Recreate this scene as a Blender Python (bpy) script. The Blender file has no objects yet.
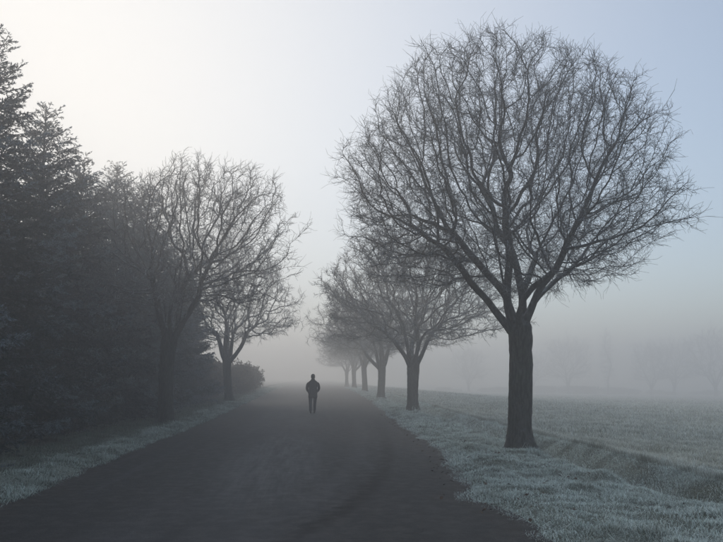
import bpy, bmesh, math, random
import numpy as np
from mathutils import Vector, Matrix

R = math.radians
scene = bpy.context.scene
col = scene.collection

# ------------------------------------------------------------------ camera
CAM_H = 1.65
cam_d = bpy.data.cameras.new('camera')
cam = bpy.data.objects.new('camera', cam_d)
col.objects.link(cam)
cam.location = (0, 0, CAM_H)
cam.rotation_euler = (R(90 + 8.34), 0, R(-3.76))
cam_d.sensor_width = 36.0
cam_d.lens = 36.35
cam_d.clip_start = 0.1
cam_d.clip_end = 3000
scene.camera = cam
scene.render.resolution_x, scene.render.resolution_y = 1024, 768

# ------------------------------------------------------------------ world, sun, exposure
SUN_EL, SUN_AZ = 19.0, -27.0          # degrees; azimuth measured from +Y towards +X
w = bpy.data.worlds.new('World')
scene.world = w
w.use_nodes = True
nt = w.node_tree
bg = nt.nodes['Background']
sky = nt.nodes.new('ShaderNodeTexSky')
sky.sky_type = 'NISHITA'
sky.sun_disc = False
sky.sun_elevation = R(SUN_EL)
sky.sun_rotation = R(SUN_AZ)
sky.air_density = 1.0
sky.dust_density = 0.15
sky.ozone_density = 1.5
sky.altitude = 0
# high thin mist over the clear sky: it scatters forward, so it is brightest towards the sun
sd = Vector((math.sin(R(SUN_AZ)) * math.cos(R(SUN_EL)), math.cos(R(SUN_AZ)) * math.cos(R(SUN_EL)), math.sin(R(SUN_EL))))
veil = nt.nodes.new('ShaderNodeMix')
veil.data_type = 'RGBA'
tc = nt.nodes.new('ShaderNodeTexCoord')
dt = nt.nodes.new('ShaderNodeVectorMath'); dt.operation = 'DOT_PRODUCT'
nt.links.new(tc.outputs['Generated'], dt.inputs[0]); dt.inputs[1].default_value = sd
ac = nt.nodes.new('ShaderNodeMath'); ac.operation = 'ARCCOSINE'
nt.links.new(dt.outputs['Value'], ac.inputs[0])
mr = nt.nodes.new('ShaderNodeMapRange'); mr.interpolation_type = 'SMOOTHSTEP'
nt.links.new(ac.outputs[0], mr.inputs[0])
for q, v_ in zip(mr.inputs[1:5], (R(5), R(62), 0.92, 0.17)): q.default_value = v_
nt.links.new(mr.outputs[0], veil.inputs[0])
veil.inputs[7].default_value = (6.0, 5.75, 5.4, 1)
nt.links.new(sky.outputs[0], veil.inputs[6])
nt.links.new(veil.outputs[2], bg.inputs[0])
bg.inputs[1].default_value = 0.142

sun_d = bpy.data.lights.new('sun', 'SUN')
sun_d.energy = 1.5
sun_d.angle = R(16)
sun_d.color = (1.0, 0.88, 0.72)
sun = bpy.data.objects.new('sun', sun_d)
col.objects.link(sun)
sun.rotation_euler = sd.to_track_quat('Z', 'Y').to_euler()
sun.location = sd * 60

vs = scene.view_settings
vs.view_transform = 'Standard'
vs.look = 'None'
vs.exposure = 0.30
vs.gamma = 1.0
vs.use_curve_mapping = False
scene.render.engine = 'CYCLES'
cy = scene.cycles
cy.use_denoising = True
cy.denoiser = 'OPENIMAGEDENOISE'
cy.max_bounces = 5
cy.diffuse_bounces = 2
cy.glossy_bounces = 2
cy.transmission_bounces = 2
cy.volume_bounces = 1
cy.transparent_max_bounces = 4

FOG_DENSITY = 0.0128
rng = np.random.default_rng(7)
random.seed(7)

# ------------------------------------------------------------------ helpers
def mesh_from(name, V, F, mats, smooth=False, attrs=None, midx=None):
    """V (n,3) array, F (m,k) array or list of such arrays."""
    Fs = F if isinstance(F, list) else [F]
    Fs = [f for f in Fs if len(f)]
    me = bpy.data.meshes.new(name)
    V = np.asarray(V, dtype=np.float32)
    me.vertices.add(len(V))
    me.vertices.foreach_set('co', V.ravel())
    loops = np.concatenate([f.ravel() for f in Fs]).astype(np.int32)
    tot = np.concatenate([np.full(len(f), f.shape[1], dtype=np.int32) for f in Fs])
    st = np.concatenate([[0], np.cumsum(tot)[:-1]]).astype(np.int32)
    me.loops.add(len(loops))
    me.loops.foreach_set('vertex_index', loops)
    me.polygons.add(len(tot))
    me.polygons.foreach_set('loop_start', st)
    me.polygons.foreach_set('loop_total', tot)
    if midx is not None:
        me.polygons.foreach_set('material_index', np.asarray(midx, dtype=np.int32))
    if smooth:
        me.polygons.foreach_set('use_smooth', np.ones(len(tot), dtype=bool))
    for m in (mats if isinstance(mats, (list, tuple)) else [mats]):
        me.materials.append(m)
    for k, a in (attrs or {}).items():
        at = me.attributes.new(k, 'FLOAT', 'POINT')
        at.data.foreach_set('value', np.asarray(a, dtype=np.float32))
    me.update()
    me.validate()
    return me


def link(name, me, parent=None, loc=None):
    o = bpy.data.objects.new(name, me)
    col.objects.link(o)
    if parent is not None:
        o.parent = parent
    if loc is not None:
        o.location = loc
    return o


def tag(o, label=None, cat=None, group=None, kind=None):
    if label: o['label'] = label
    if cat: o['category'] = cat
    if group: o['group'] = group
    if kind: o['kind'] = kind
    return o


def copy_tree(o, parent=None):
    c = o.copy()
    col.objects.link(c)
    c.parent = parent
    for ch in list(o.children):
        copy_tree(ch, c)
    return c


def sstep(a, b, x):
    t = np.clip((np.asarray(x, dtype=float) - a) / (b - a), 0, 1)
    return t * t * (3 - 2 * t)


_perm = np.random.default_rng(3).random((64, 64))


def vnoise(x, y):
    x = np.asarray(x, dtype=float); y = np.asarray(y, dtype=float)
    xi = np.floor(x).astype(int); yi = np.floor(y).astype(int)
    fx = x - xi; fy = y - yi
    fx = fx * fx * (3 - 2 * fx); fy = fy * fy * (3 - 2 * fy)
    g = lambda i, j: _perm[i % 64, j % 64]
    return (g(xi, yi) * (1 - fx) + g(xi + 1, yi) * fx) * (1 - fy) + (g(xi, yi + 1) * (1 - fx) + g(xi + 1, yi + 1) * fx) * fy


# ------------------------------------------------------------------ materials
def new_mat(name):
    m = bpy.data.materials.new(name)
    m.use_nodes = True
    n = m.node_tree
    return m, n, n.nodes['Principled BSDF']


class NB:
    """tiny node-building helper"""
    def __init__(self, nt): self.nt = nt
    def node(self, t, **kw):
        n = self.nt.nodes.new(t)
        for k, v in kw.items(): setattr(n, k, v)
        return n
    def set(self, sock, v):
        if hasattr(v, 'is_linked') or isinstance(v, bpy.types.NodeSocket): self.nt.links.new(v, sock)
        else: sock.default_value = v
    def math(self, op, a, b=0.0, c=0.0, clamp=False):
        n = self.node('ShaderNodeMath', operation=op); n.use_clamp = clamp
        for s, v in zip(n.inputs, (a, b, c)): self.set(s, v)
        return n.outputs[0]
    def ramp(self, v, lo, hi, a=0.0, b=1.0):
        n = self.node('ShaderNodeMapRange'); n.interpolation_type = 'SMOOTHSTEP'
        for s, x in zip(n.inputs[:5], (v, lo, hi, a, b)): self.set(s, x)
        return n.outputs[0]
    def mix(self, f, a, b):
        n = self.node('ShaderNodeMix', data_type='RGBA')
        self.set(n.inputs[0], f)
        self.set(n.inputs[6], a if not isinstance(a, tuple) else (*a, 1)); self.set(n.inputs[7], b if not isinstance(b, tuple) else (*b, 1))
        return n.outputs[2]
    def noise(self, vec, scale, detail=3, rough=0.55):
        n = self.node('ShaderNodeTexNoise')
        if vec is not None: self.set(n.inputs['Vector'], vec)
        n.inputs['Scale'].default_value = scale; n.inputs['Detail'].default_value = detail; n.inputs['Roughness'].default_value = rough
        return n.outputs[0]
    def obj(self):
        return self.node('ShaderNodeTexCoord').outputs['Object']
    def mapping(self, vec, scale=(1, 1, 1), loc=(0, 0, 0)):
        n = self.node('ShaderNodeMapping'); self.set(n.inputs[0], vec)
        n.inputs['Scale'].default_value = scale; n.inputs['Location'].default_value = loc
        return n.outputs[0]
    def attr(self, name):
        return self.node('ShaderNodeAttribute', attribute_name=name).outputs['Fac']
    def sep(self, vec):
        n = self.node('ShaderNodeSeparateXYZ'); self.set(n.inputs[0], vec); return n.outputs
    def bump(self, h, strength, dist):
        n = self.node('ShaderNodeBump'); n.inputs['Strength'].default_value = strength; n.inputs['Distance'].default_value = dist
        self.set(n.inputs['Height'], h); return n.outputs[0]


def bark_mat(name, dark, light, frost_amt, frost=(0.42, 0.46, 0.48), zs=0.25):
    m, n, p = new_mat(name); b = NB(n)
    o = b.obj()
    g = b.noise(b.mapping(o, (1, 1, zs)), 22, 4, 0.65)
    big = b.noise(o, 3.0, 2)
    c = b.mix(b.ramp(g, 0.35, 0.68), dark, light)
    c = b.mix(b.math('MULTIPLY', b.ramp(big, 0.5, 0.75), 0.5), c, (0.055, 0.07, 0.045))
    nz = b.sep(b.node('ShaderNodeNewGeometry').outputs['Normal'])[2]
    fn = b.noise(o, 9, 3)
    f = b.math('ADD', b.math('MULTIPLY', nz, 0.55), b.math('SUBTRACT', fn, 0.35))
    f = b.math('MULTIPLY', b.ramp(f, 0.2, 0.75), frost_amt, clamp=True)
    c = b.mix(f, c, frost)
    b.set(p.inputs['Base Color'], c)
    p.inputs['Roughness'].default_value = 0.9
    p.inputs['Specular IOR Level'].default_value = 0.2
    b.set(p.inputs['Normal'], b.bump(g, 0.9, 0.02))
    return m


M_TRUNK = bark_mat('bark', (0.014, 0.0135, 0.012), (0.07, 0.067, 0.058), 0.25)
M_LIMB = bark_mat('limb_bark', (0.022, 0.021, 0.019), (0.075, 0.072, 0.065), 0.6, (0.55, 0.59, 0.61))
M_TWIG = bark_mat('frosted_twig', (0.08, 0.078, 0.075), (0.20, 0.20, 0.20), 1.0, (0.62, 0.66, 0.68), zs=1.0)
M_SPRUCE_BARK = bark_mat('spruce_bark', (0.02, 0.017, 0.014), (0.06, 0.05, 0.042), 0.2)


def needle_mat():
    m, n, p = new_mat('frosted_needles'); b = NB(n)
    t = b.attr('tip'); r = b.attr('rnd')
    c = b.mix(r, (0.010, 0.018, 0.014), (0.022, 0.036, 0.028))
    f = b.math('MULTIPLY', b.ramp(t, 0.0, 0.9, 0.35, 1.0), b.ramp(b.attr('frost'), 0.10, 0.9, 0.03, 0.95))
    c = b.mix(f, c, (0.30, 0.37, 0.42))
    b.set(p.inputs['Base Color'], c)
    p.inputs['Roughness'].default_value = 0.85
    p.inputs['Specular IOR Level'].default_value = 0.2
    return m


M_NEEDLE = needle_mat()


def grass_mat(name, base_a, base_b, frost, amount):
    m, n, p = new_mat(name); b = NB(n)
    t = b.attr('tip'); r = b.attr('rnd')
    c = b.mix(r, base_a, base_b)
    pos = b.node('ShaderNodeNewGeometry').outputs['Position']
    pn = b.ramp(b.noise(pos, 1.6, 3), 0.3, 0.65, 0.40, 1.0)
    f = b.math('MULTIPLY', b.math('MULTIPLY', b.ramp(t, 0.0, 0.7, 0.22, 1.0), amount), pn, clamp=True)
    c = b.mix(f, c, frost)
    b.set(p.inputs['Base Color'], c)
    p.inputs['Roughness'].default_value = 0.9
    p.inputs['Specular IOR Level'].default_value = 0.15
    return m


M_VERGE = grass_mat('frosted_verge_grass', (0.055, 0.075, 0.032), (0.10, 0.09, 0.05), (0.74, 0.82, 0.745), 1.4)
M_SHADE = grass_mat('shaded_verge_grass', (0.045, 0.07, 0.034), (0.09, 0.085, 0.05), (0.62, 0.70, 0.63), 0.9)  # duller copy of the verge grass: spruce shade put into its colour
M_CROP = grass_mat('frosted_crop', (0.06, 0.085, 0.04), (0.12, 0.11, 0.06), (0.80, 0.82, 0.73), 1.45)


def ground_mat(name, a, c2, frost, famt, scale=6):
    m, n, p = new_mat(name); b = NB(n)
    o = b.obj()
    n1 = b.noise(o, scale, 5, 0.65); n2 = b.noise(o, 0.5, 3); n3 = b.noise(o, scale * 7, 3, 0.7)
    c = b.mix(b.ramp(n1, 0.3, 0.7), a, c2)
    f = b.math('MULTIPLY', b.ramp(b.math('ADD', b.math('MULTIPLY', n3, 0.6), b.math('MULTIPLY', n2, 0.5)), 0.42, 0.72), famt)
    c = b.mix(f, c, frost)
    b.set(p.inputs['Base Color'], c)
    p.inputs['Roughness'].default_value = 0.95
    p.inputs['Specular IOR Level'].default_value = 0.1
    b.set(p.inputs['Normal'], b.bump(b.math('ADD', n1, n3), 0.7, 0.04))
    return m


M_GROUND = ground_mat('verge_turf', (0.035, 0.045, 0.022), (0.07, 0.075, 0.04), (0.54, 0.60, 0.54), 0.65)
M_FOREST = ground_mat('needle_litter', (0.025, 0.020, 0.014), (0.055, 0.045, 0.03), (0.25, 0.28, 0.28), 0.15)
M_FIELD = ground_mat('field_soil', (0.06, 0.075, 0.04), (0.11, 0.11, 0.065), (0.66, 0.68, 0.60), 0.9, 4)


def road_mat():
    m, n, p = new_mat('asphalt'); b = NB(n)
    o = b.obj()
    x, y, _ = b.sep(o)
    agg = b.math('ADD', b.math('MULTIPLY', b.noise(o, 90, 2, 0.8), 0.55), b.math('MULTIPLY', b.noise(o, 30, 3, 0.8), 0.45))
    med = b.noise(o, 5, 4, 0.6)
    lanes = b.noise(b.mapping(o, (2.2, 0.10, 1)), 1.0, 3, 0.6)
    c = b.mix(b.ramp(agg, 0.36, 0.64), (0.010, 0.0105, 0.0105), (0.066, 0.067, 0.066))
    c = b.mix(b.math('MULTIPLY', b.ramp(med, 0.45, 0.75), 0.35), c, (0.055, 0.056, 0.056))
    c = b.mix(b.math('MULTIPLY', b.ramp(lanes, 0.5, 0.75), 0.55), c, (0.085, 0.087, 0.088))
    # a sweeping tyre-worn arc: right of it the surface is dirtier
    s = b.math('ADD', b.math('SUBTRACT', x, 3.3), b.math('DIVIDE', 27.0, b.math('MAXIMUM', y, 5.0)))
    s = b.math('ADD', s, b.math('MULTIPLY', b.math('SUBTRACT', med, 0.5), 0.25))
    dirty = b.ramp(s, -0.05, 0.15)
    near = b.ramp(y, 34, 20)
    c = b.mix(b.math('MULTIPLY', b.math('MULTIPLY', dirty, near), 0.5), c, (0.038, 0.038, 0.036))
    arc = b.math('MULTIPLY', b.ramp(b.math('ABSOLUTE', s), 0.24, 0.03), near)
    c = b.mix(b.math('MULTIPLY', arc, 0.8), c, (0.006, 0.006, 0.006))
    s2 = b.math('ABSOLUTE', b.math('ADD', s, 0.62))
    c = b.mix(b.math('MULTIPLY', b.math('MULTIPLY', b.ramp(s2, 0.26, 0.03), near), 0.35), c, (0.085, 0.086, 0.086))
    # fine cracks
    vo = b.node('ShaderNodeTexVoronoi', feature='DISTANCE_TO_EDGE'); vo.inputs['Scale'].default_value = 0.9
    wv = b.node('ShaderNodeVectorMath', operation='ADD'); b.set(wv.inputs[0], o)
    nv = b.node('ShaderNodeTexNoise'); nv.inputs['Scale'].default_value = 2.0; nv.inputs['Detail'].default_value = 5; b.set(nv.inputs['Vector'], o)
    b.set(wv.inputs[1], nv.outputs['Color']); b.set(vo.inputs['Vector'], wv.outputs[0])
    crack = b.math('MULTIPLY', b.ramp(vo.outputs['Distance'], 0.014, 0.0), b.ramp(b.noise(o, 0.35, 2), 0.48, 0.62))
    c = b.mix(b.math('MULTIPLY', crack, 0.8), c, (0.006, 0.006, 0.006))
    # paler worn middle of the road, its sheen painted into the colour
    mx = b.math('DIVIDE', b.math('ADD', x, 1.0), 1.7)
    wear_sheen = b.math('MULTIPLY', b.ramp(b.math('MULTIPLY', mx, mx), 1.0, 0.0), b.ramp(b.noise(b.mapping(o, (1.2, 0.25, 1)), 1.0, 4, 0.6), 0.3, 0.7, 0.2, 1.0))
    c = b.mix(b.math('MULTIPLY', wear_sheen, 0.55), c, (0.10, 0.102, 0.104))
    # frost-worn pale streaks that also carry a painted soft sheen
    dx = b.math('DIVIDE', b.math('ADD', x, 0.75), 1.2); dy = b.math('DIVIDE', b.math('SUBTRACT', y, 15.5), 7.5)
    rr = b.math('ADD', b.math('MULTIPLY', dx, dx), b.math('MULTIPLY', dy, dy))
    st = b.noise(b.mapping(o, (7.0, 0.5, 1)), 1.0, 5, 0.7)
    pale = b.math('MULTIPLY', b.ramp(rr, 1.0, 0.0), b.ramp(st, 0.32, 0.74, 0.06, 1.0))
    pale = b.math('MULTIPLY', pale, b.ramp(b.noise(o, 22, 3, 0.7), 0.3, 0.65, 0.35, 1.0))
    c = b.mix(b.math('MULTIPLY', pale, 0.62), c, (0.23, 0.23, 0.225))
    # dirt along the edges
    e = b.attr('edge')
    ed = b.ramp(b.math('ADD', e, b.math('MULTIPLY', b.math('SUBTRACT', b.noise(o, 2.5, 4), 0.5), 1.1)), 0.85, -0.05)
    c = b.mix(b.math('MULTIPLY', ed, 0.7), c, (0.050, 0.043, 0.035))
    b.set(p.inputs['Base Color'], c)
    b.set(p.inputs['Roughness'], b.ramp(med, 0.3, 0.7, 0.62, 0.85))
    p.inputs['Specular IOR Level'].default_value = 0.25
    h = b.math('ADD', agg, b.math('MULTIPLY', med, 0.8))
    b.set(p.inputs['Normal'], b.bump(h, 0.9, 0.02))
    return m


M_ROAD = road_mat()


def plain_mat(name, colr, rough=0.8, var=0.25, scale=30, bump=0.0):
    m, n, p = new_mat(name); b = NB(n)
    g = b.noise(b.obj(), scale, 3)
    lo = tuple(x * (1 - var) for x in colr); hi = tuple(x * (1 + var) for x in colr)
    b.set(p.inputs['Base Color'], b.mix(b.ramp(g, 0.3, 0.7), lo, hi))
    p.inputs['Roughness'].default_value = rough
    p.inputs['Specular IOR Level'].default_value = 0.25
    if bump: b.set(p.inputs['Normal'], b.bump(g, bump, 0.01))
    return m


# ------------------------------------------------------------------ terrain
YR = np.array([-400, 0, 4, 5.5, 6.4, 7.3, 8.6, 9.3, 9.9, 12, 14.7, 17.5, 25, 48, 80, 420.])
XR = np.array([9.0, 9.0, 6.5, 4.0, 2.75, 2.30, 2.38, 2.2, 2.05, 2.30, 2.62, 2.88, 3.1, 3.7, 4.0, 4.0])


def road_right(y):
    return np.interp(y, YR, XR)


def road_left(y):
    return np.full_like(np.asarray(y, dtype=float), -4.02)


DITCH_X, FIELD_X = 5.55, 6.45


def base_h(x, y):
    zr = np.clip(0.0085 * (y - 30), 0, 0.40)
    wx = 1 - sstep(6, 26, x)
    z = zr * wx
    fx = np.clip(x - 8, 0, 90); fy = np.clip(y - 40, 0, 170)
    z = z - 0.018 * fx - 0.010 * fy * sstep(8, 30, x)
    z = z - 0.05 * sstep(5.8, 6.6, x)
    return z


def terrain_h(x, y):
    x = np.asarray(x, dtype=float); y = np.asarray(y, dtype=float)
    z = base_h(x, y)
    rr = road_right(y)
    inr = sstep(0.0, 0.5, x - rr); inl = sstep(0.0, 0.5, -4.02 - x)
    # ditch between verge and field
    D = sstep(8.6, 11.0, y) * (0.54 - 0.22 * sstep(12, 26, y)) * (1 - sstep(60, 90, y))
    wob = 0.08 * (vnoise(0.0 * y + 3.3, y * 0.22) - 0.5)
    t = np.clip(np.abs(x - DITCH_X - wob) / 0.88, 0, 1)
    z = z - D * (0.5 + 0.5 * np.cos(np.pi * t))
    lump = (vnoise(x * 1.7 + 9, y * 1.7) - 0.5) * 0.13 + (vnoise(x * 4.3, y * 4.3 + 5) - 0.5) * 0.10
    lump = lump * (1 - 0.75 * sstep(4.7, 5.2, x))
    z = z + inr * (0.06 + lump * (x < FIELD_X + 0.2)) + inl * (0.10 + lump)
    z = z - 0.25 * sstep(6.5, 9, -x)
    return z


def road_h(x, y):
    crown = 0.035 * (1 - np.clip(x / 4.2, -1, 1) ** 2)
    return base_h(x, y) + 0.012 + crown


ys = np.concatenate([np.arange(-400, -20, 20.), np.arange(-20, 4, 2.), np.arange(4, 30, 0.22), np.arange(30, 70, 0.8), np.arange(70, 130, 3.), np.arange(130, 401, 15.)])
xs = np.concatenate([np.arange(-400, -40, 20.), np.arange(-40, -12, 2.), np.arange(-12, -6, .5), np.arange(-6, -3.4, 0.13), np.arange(-3.4, 2, 0.6), np.arange(2, 8.2, 0.13), np.arange(8.2, 12, .5), np.arange(12, 40, 1.5), np.arange(40, 120, 5.), np.arange(120, 401, 20.)])


def grid(xa, ya, fn):
    X, Y = np.meshgrid(xa, ya)
    Z = fn(X, Y)
    V = np.stack([X, Y, Z], -1).reshape(-1, 3)
    nx, ny = len(xa), len(ya)
    i = np.arange(nx * ny).reshape(ny, nx)
    F = np.stack([i[:-1, :-1], i[:-1, 1:], i[1:, 1:], i[1:, :-1]], -1).reshape(-1, 4)
    return V, F


k = int(np.searchsorted(xs, FIELD_X))
xv = np.append(xs[:k], FIELD_X); xf = np.insert(xs[k:], 0, FIELD_X)
V, F = grid(xv, ys, terrain_h)
cx = V[F].mean(1)[:, 0]
g = link('ground', mesh_from('ground', V, F, [M_GROUND, M_FOREST], True, midx=(cx < -6.2).astype(int)))
tag(g, 'frosted turf verges and needle strewn ground on both sides of the road', kind='structure')
V, F = grid(xf, ys, terrain_h)
g = link('field', mesh_from('field', V, F, M_FIELD, True))
tag(g, 'pale frosted field stretching away into the fog', kind='structure')

# road sheet: columns run between the two ragged edges
ry = np.concatenate([np.arange(-60, 4, 4.), np.arange(4, 30, 0.2), np.arange(30, 120, 1.), np.arange(120, 401, 20.)])
u = np.linspace(0, 1, 15)
jl = (vnoise(ry * 1.3, ry * 0 + 2) - 0.5) * 0.22 + (vnoise(ry * 4, ry * 0 + 7) - 0.5) * 0.10
jr = (vnoise(ry * 1.3, ry * 0 + 12) - 0.5) * 0.26 + (vnoise(ry * 4, ry * 0 + 17) - 0.5) * 0.12
XL = road_left(ry) + jl - 0.12
XRr = road_right(ry) + jr + 0.15
X = XL[:, None] * (1 - u) + XRr[:, None] * u
Y = np.repeat(ry[:, None], len(u), 1)
Z = road_h(X, Y)
V = np.stack([X, Y, Z], -1).reshape(-1, 3)
i = np.arange(len(ry) * len(u)).reshape(len(ry), len(u))
F = np.stack([i[:-1, :-1], i[:-1, 1:], i[1:, 1:], i[1:, :-1]], -1).reshape(-1, 4)
edge = np.minimum(XRr[:, None] - X, X - XL[:, None]).ravel()
road = link('road', mesh_from('road', V, F, M_ROAD, True, {'edge': edge}))
tag(road, 'dark worn asphalt country road running straight into the fog', kind='structure')


# ------------------------------------------------------------------ grass (stuff)
def blades(name, P, H, W, mat, label, cat, lean=0.6, seed=1, fr=None):
    r = np.random.default_rng(seed)
    n = len(P)
    a = r.random(n) * 2 * np.pi
    side = np.stack([np.cos(a), np.sin(a), np.zeros(n)], -1)
    la = r.random(n) * 2 * np.pi
    ll = (r.random(n) ** 0.7) * lean
    ld = np.stack([np.cos(la) * ll, np.sin(la) * ll, np.zeros(n)], -1)
    H = H[:, None]; W = W[:, None]
    up = np.array([0, 0, 1.0])
    b0 = P - side * W * .5; b1 = P + side * W * .5
    mid = P + (up * .62 + ld * .35) * H
    m0 = mid - side * W * .42; m1 = mid + side * W * .42
    tip = P + (up * (1.0 - 0.48 * ll[:, None]) + ld * 0.9) * H
    V = np.stack([b0, b1, m0, m1, tip], 1).reshape(-1, 3)
    i = np.arange(n)[:, None] * 5
    Q = np.concatenate([i, i + 1, i + 3, i + 2], 1)
    T = np.concatenate([i + 2, i + 3, i + 4], 1)
    rnd = np.repeat(r.random(n), 5)
    tipa = np.tile([0.0, 0.0, 0.6, 0.6, 1.0], n)
    if fr is not None: tipa = tipa * np.repeat(fr, 5)
    o = link(name, mesh_from(name, V, [Q, T], mat, False, {'tip': tipa, 'rnd': rnd}))
    return tag(o, label, cat, kind='stuff')


def scatter(x0, x1, y0, y1, dens, r, keep=None):
    n = int((x1 - x0) * (y1 - y0) * dens)
    x = r.uniform(x0, x1, n); y = r.uniform(y0, y1, n)
    if keep is not None:
        kk = keep(x, y, r.random(n)); x, y = x[kk], y[kk]
    return x, y


def cat_xy(L):
    return np.concatenate([a[0] for a in L]), np.concatenate([a[1] for a in L]), np.concatenate([np.full(len(a[0]), s) for a, s in zip(L, cat_xy.s)])


r = np.random.default_rng(21)
def kv(x, y, q):
    e = x - road_right(y) - (vnoise(y * 1.3, y * 0 + 12) - 0.5) * 0.26
    clump = 0.25 + 1.1 * vnoise(x * 2.6, y * 2.6)
    return (e > -0.04) & (q < clump) & ((e > 0.15) | (q < 0.6)) & (np.abs((x - 0.066 * y) / np.maximum(y, 1)) < 0.62)
L = [scatter(1.8, 7.2, 5.5, 13, 2700, r, kv), scatter(2.1, FIELD_X + .1, 13, 22, 1900, r, kv), scatter(2.7, FIELD_X + .1, 22, 45, 620, r, kv), scatter(3.2, FIELD_X + .1, 45, 95, 150, r, kv)]
cat_xy.s = [0.75, 1.0, 1.5, 2.4]
x, y, s = cat_xy(L)
hn = vnoise(x * 2.6, y * 2.6)
H = (0.045 + 0.10 * hn * r.random(len(x)) + 0.02) * np.clip(s, .9, 1.35) * np.where(r.random(len(x)) < .012 * (vnoise(x * .9, y * .9) > .5), 2.8, 1.0)
P = np.stack([x, y, terrain_h(x, y) - 0.012], -1)
blades('verge_grass', P, H, 0.0075 * s * (0.7 + .6 * r.random(len(x))), M_VERGE, 'frosted matted grass on the verge between road and ditch', 'grass', 1.7, 4)

r = np.random.default_rng(22)
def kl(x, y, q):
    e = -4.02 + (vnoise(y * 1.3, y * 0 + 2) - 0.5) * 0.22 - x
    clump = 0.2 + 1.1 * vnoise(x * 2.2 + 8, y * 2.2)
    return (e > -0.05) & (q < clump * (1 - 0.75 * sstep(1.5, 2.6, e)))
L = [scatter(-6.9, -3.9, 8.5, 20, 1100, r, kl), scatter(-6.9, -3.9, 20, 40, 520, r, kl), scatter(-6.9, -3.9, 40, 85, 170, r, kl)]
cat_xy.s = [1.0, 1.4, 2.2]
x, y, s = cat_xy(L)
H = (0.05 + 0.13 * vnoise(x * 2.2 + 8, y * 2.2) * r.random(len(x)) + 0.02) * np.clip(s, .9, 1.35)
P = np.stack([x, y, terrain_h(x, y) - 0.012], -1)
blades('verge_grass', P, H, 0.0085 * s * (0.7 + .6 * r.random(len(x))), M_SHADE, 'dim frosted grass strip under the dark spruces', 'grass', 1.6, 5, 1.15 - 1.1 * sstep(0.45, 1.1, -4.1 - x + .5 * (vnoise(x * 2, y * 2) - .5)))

r = np.random.default_rng(23)
def kf(x, y, q):
    rows = 0.55 + 0.45 * np.cos((x * 0.9 + y * 0.12) * 2 * np.pi / 0.9)
    return (q < (0.25 + 0.9 * vnoise(x * 0.9, y * 0.9)) * rows + 0.15) & ((x - 0.066 * y) < 0.66 * y + 1)
L = [scatter(FIELD_X - .05, FIELD_X + 0.55, 8.5, 40, 1500, r, lambda x, y, q: q < .35 + .9 * vnoise(x * 2, y * 2)),
     scatter(FIELD_X + .3, 14, 9, 20, 700, r, kf), scatter(FIELD_X + .3, 24, 20, 36, 210, r, kf), scatter(FIELD_X + .3, 42, 36, 62, 52, r, kf), scatter(FIELD_X, 80, 62, 120, 10, r, kf)]
cat_xy.s = [0.9, 0.9, 1.5, 2.6, 5.0]
x, y, s = cat_xy(L)
edgeb = (1 - sstep(0.05, 0.42, x - FIELD_X + 0.2 * (vnoise(y * .8, y * 0) - .5))) * (0.6 + .4 * vnoise(x * 1.5, y * 1.1))
H = (0.08 + 0.10 * r.random(len(x)) + 0.20 * edgeb * r.random(len(x))) * np.clip(s, .9, 1.3)
P = np.stack([x, y, terrain_h(x, y) - 0.012], -1)
blades('field_crop', P, H, 0.0085 * s * (0.7 + .6 * r.random(len(x))), M_CROP, 'short frosted crop and stubble covering the field beyond the ditch', 'crop', 1.0, 6, 1 - 0.75 * edgeb)

# fallen leaves caught in the verge
M_LEAF = plain_mat('dead_leaf', (0.075, 0.045, 0.025), 0.8, 0.5, 12)
r = np.random.default_rng(24)
n = 420
y = r.uniform(8, 34, n); x = road_right(y) + r.random(n) ** 1.5 * 2.6 - 0.35
a = r.random(n) * 6.28; sz = r.uniform(.022, .045, n)
c = np.stack([x, y, np.where(x < road_right(y), road_h(x, y) + .012, terrain_h(x, y) + 0.035 + .03 * r.random(n))], -1)
ux = np.stack([np.cos(a), np.sin(a), r.uniform(-.5, .5, n)], -1) * sz[:, None]
uy = np.stack([-np.sin(a), np.cos(a), r.uniform(-.5, .5, n)], -1) * sz[:, None] * .6
V = np.stack([c - ux, c - uy + [0, 0, .008], c + ux, c + uy + [0, 0, .008]], 1).reshape(-1, 3)
F = np.arange(n * 4).reshape(-1, 4)
tag(link('fallen_leaves', mesh_from('fallen_leaves', V, F, M_LEAF)), 'brown dead leaves scattered in the frosted verge', 'leaves', kind='stuff')


# ------------------------------------------------------------------ bare trees
def tube(pts, rad, sides):
    pts = np.asarray(pts, float); n = len(pts)
    T = np.gradient(pts, axis=0)
    T /= np.linalg.norm(T, axis=1)[:, None] + 1e-9
    ref = np.array([1.0, 0, 0]) if abs(T[0, 0]) < .8 else np.array([0, 1.0, 0])
    A = np.empty_like(pts)
    for i in range(n):
        ref = ref - T[i] * (ref @ T[i]); ref /= np.linalg.norm(ref) + 1e-9
        A[i] = ref
    B = np.cross(T, A)
    th = np.arange(sides) * 2 * np.pi / sides
    V = pts[:, None] + (A[:, None] * np.cos(th)[None, :, None] + B[:, None] * np.sin(th)[None, :, None]) * np.asarray(rad)[:, None, None]
    V = V.reshape(-1, 3)
    i = np.arange(n * sides).reshape(n, sides); j = np.roll(i, -1, 1)
    F = np.stack([i[:-1], j[:-1], j[1:], i[1:]], -1).reshape(-1, 4)
    return V, F


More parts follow.
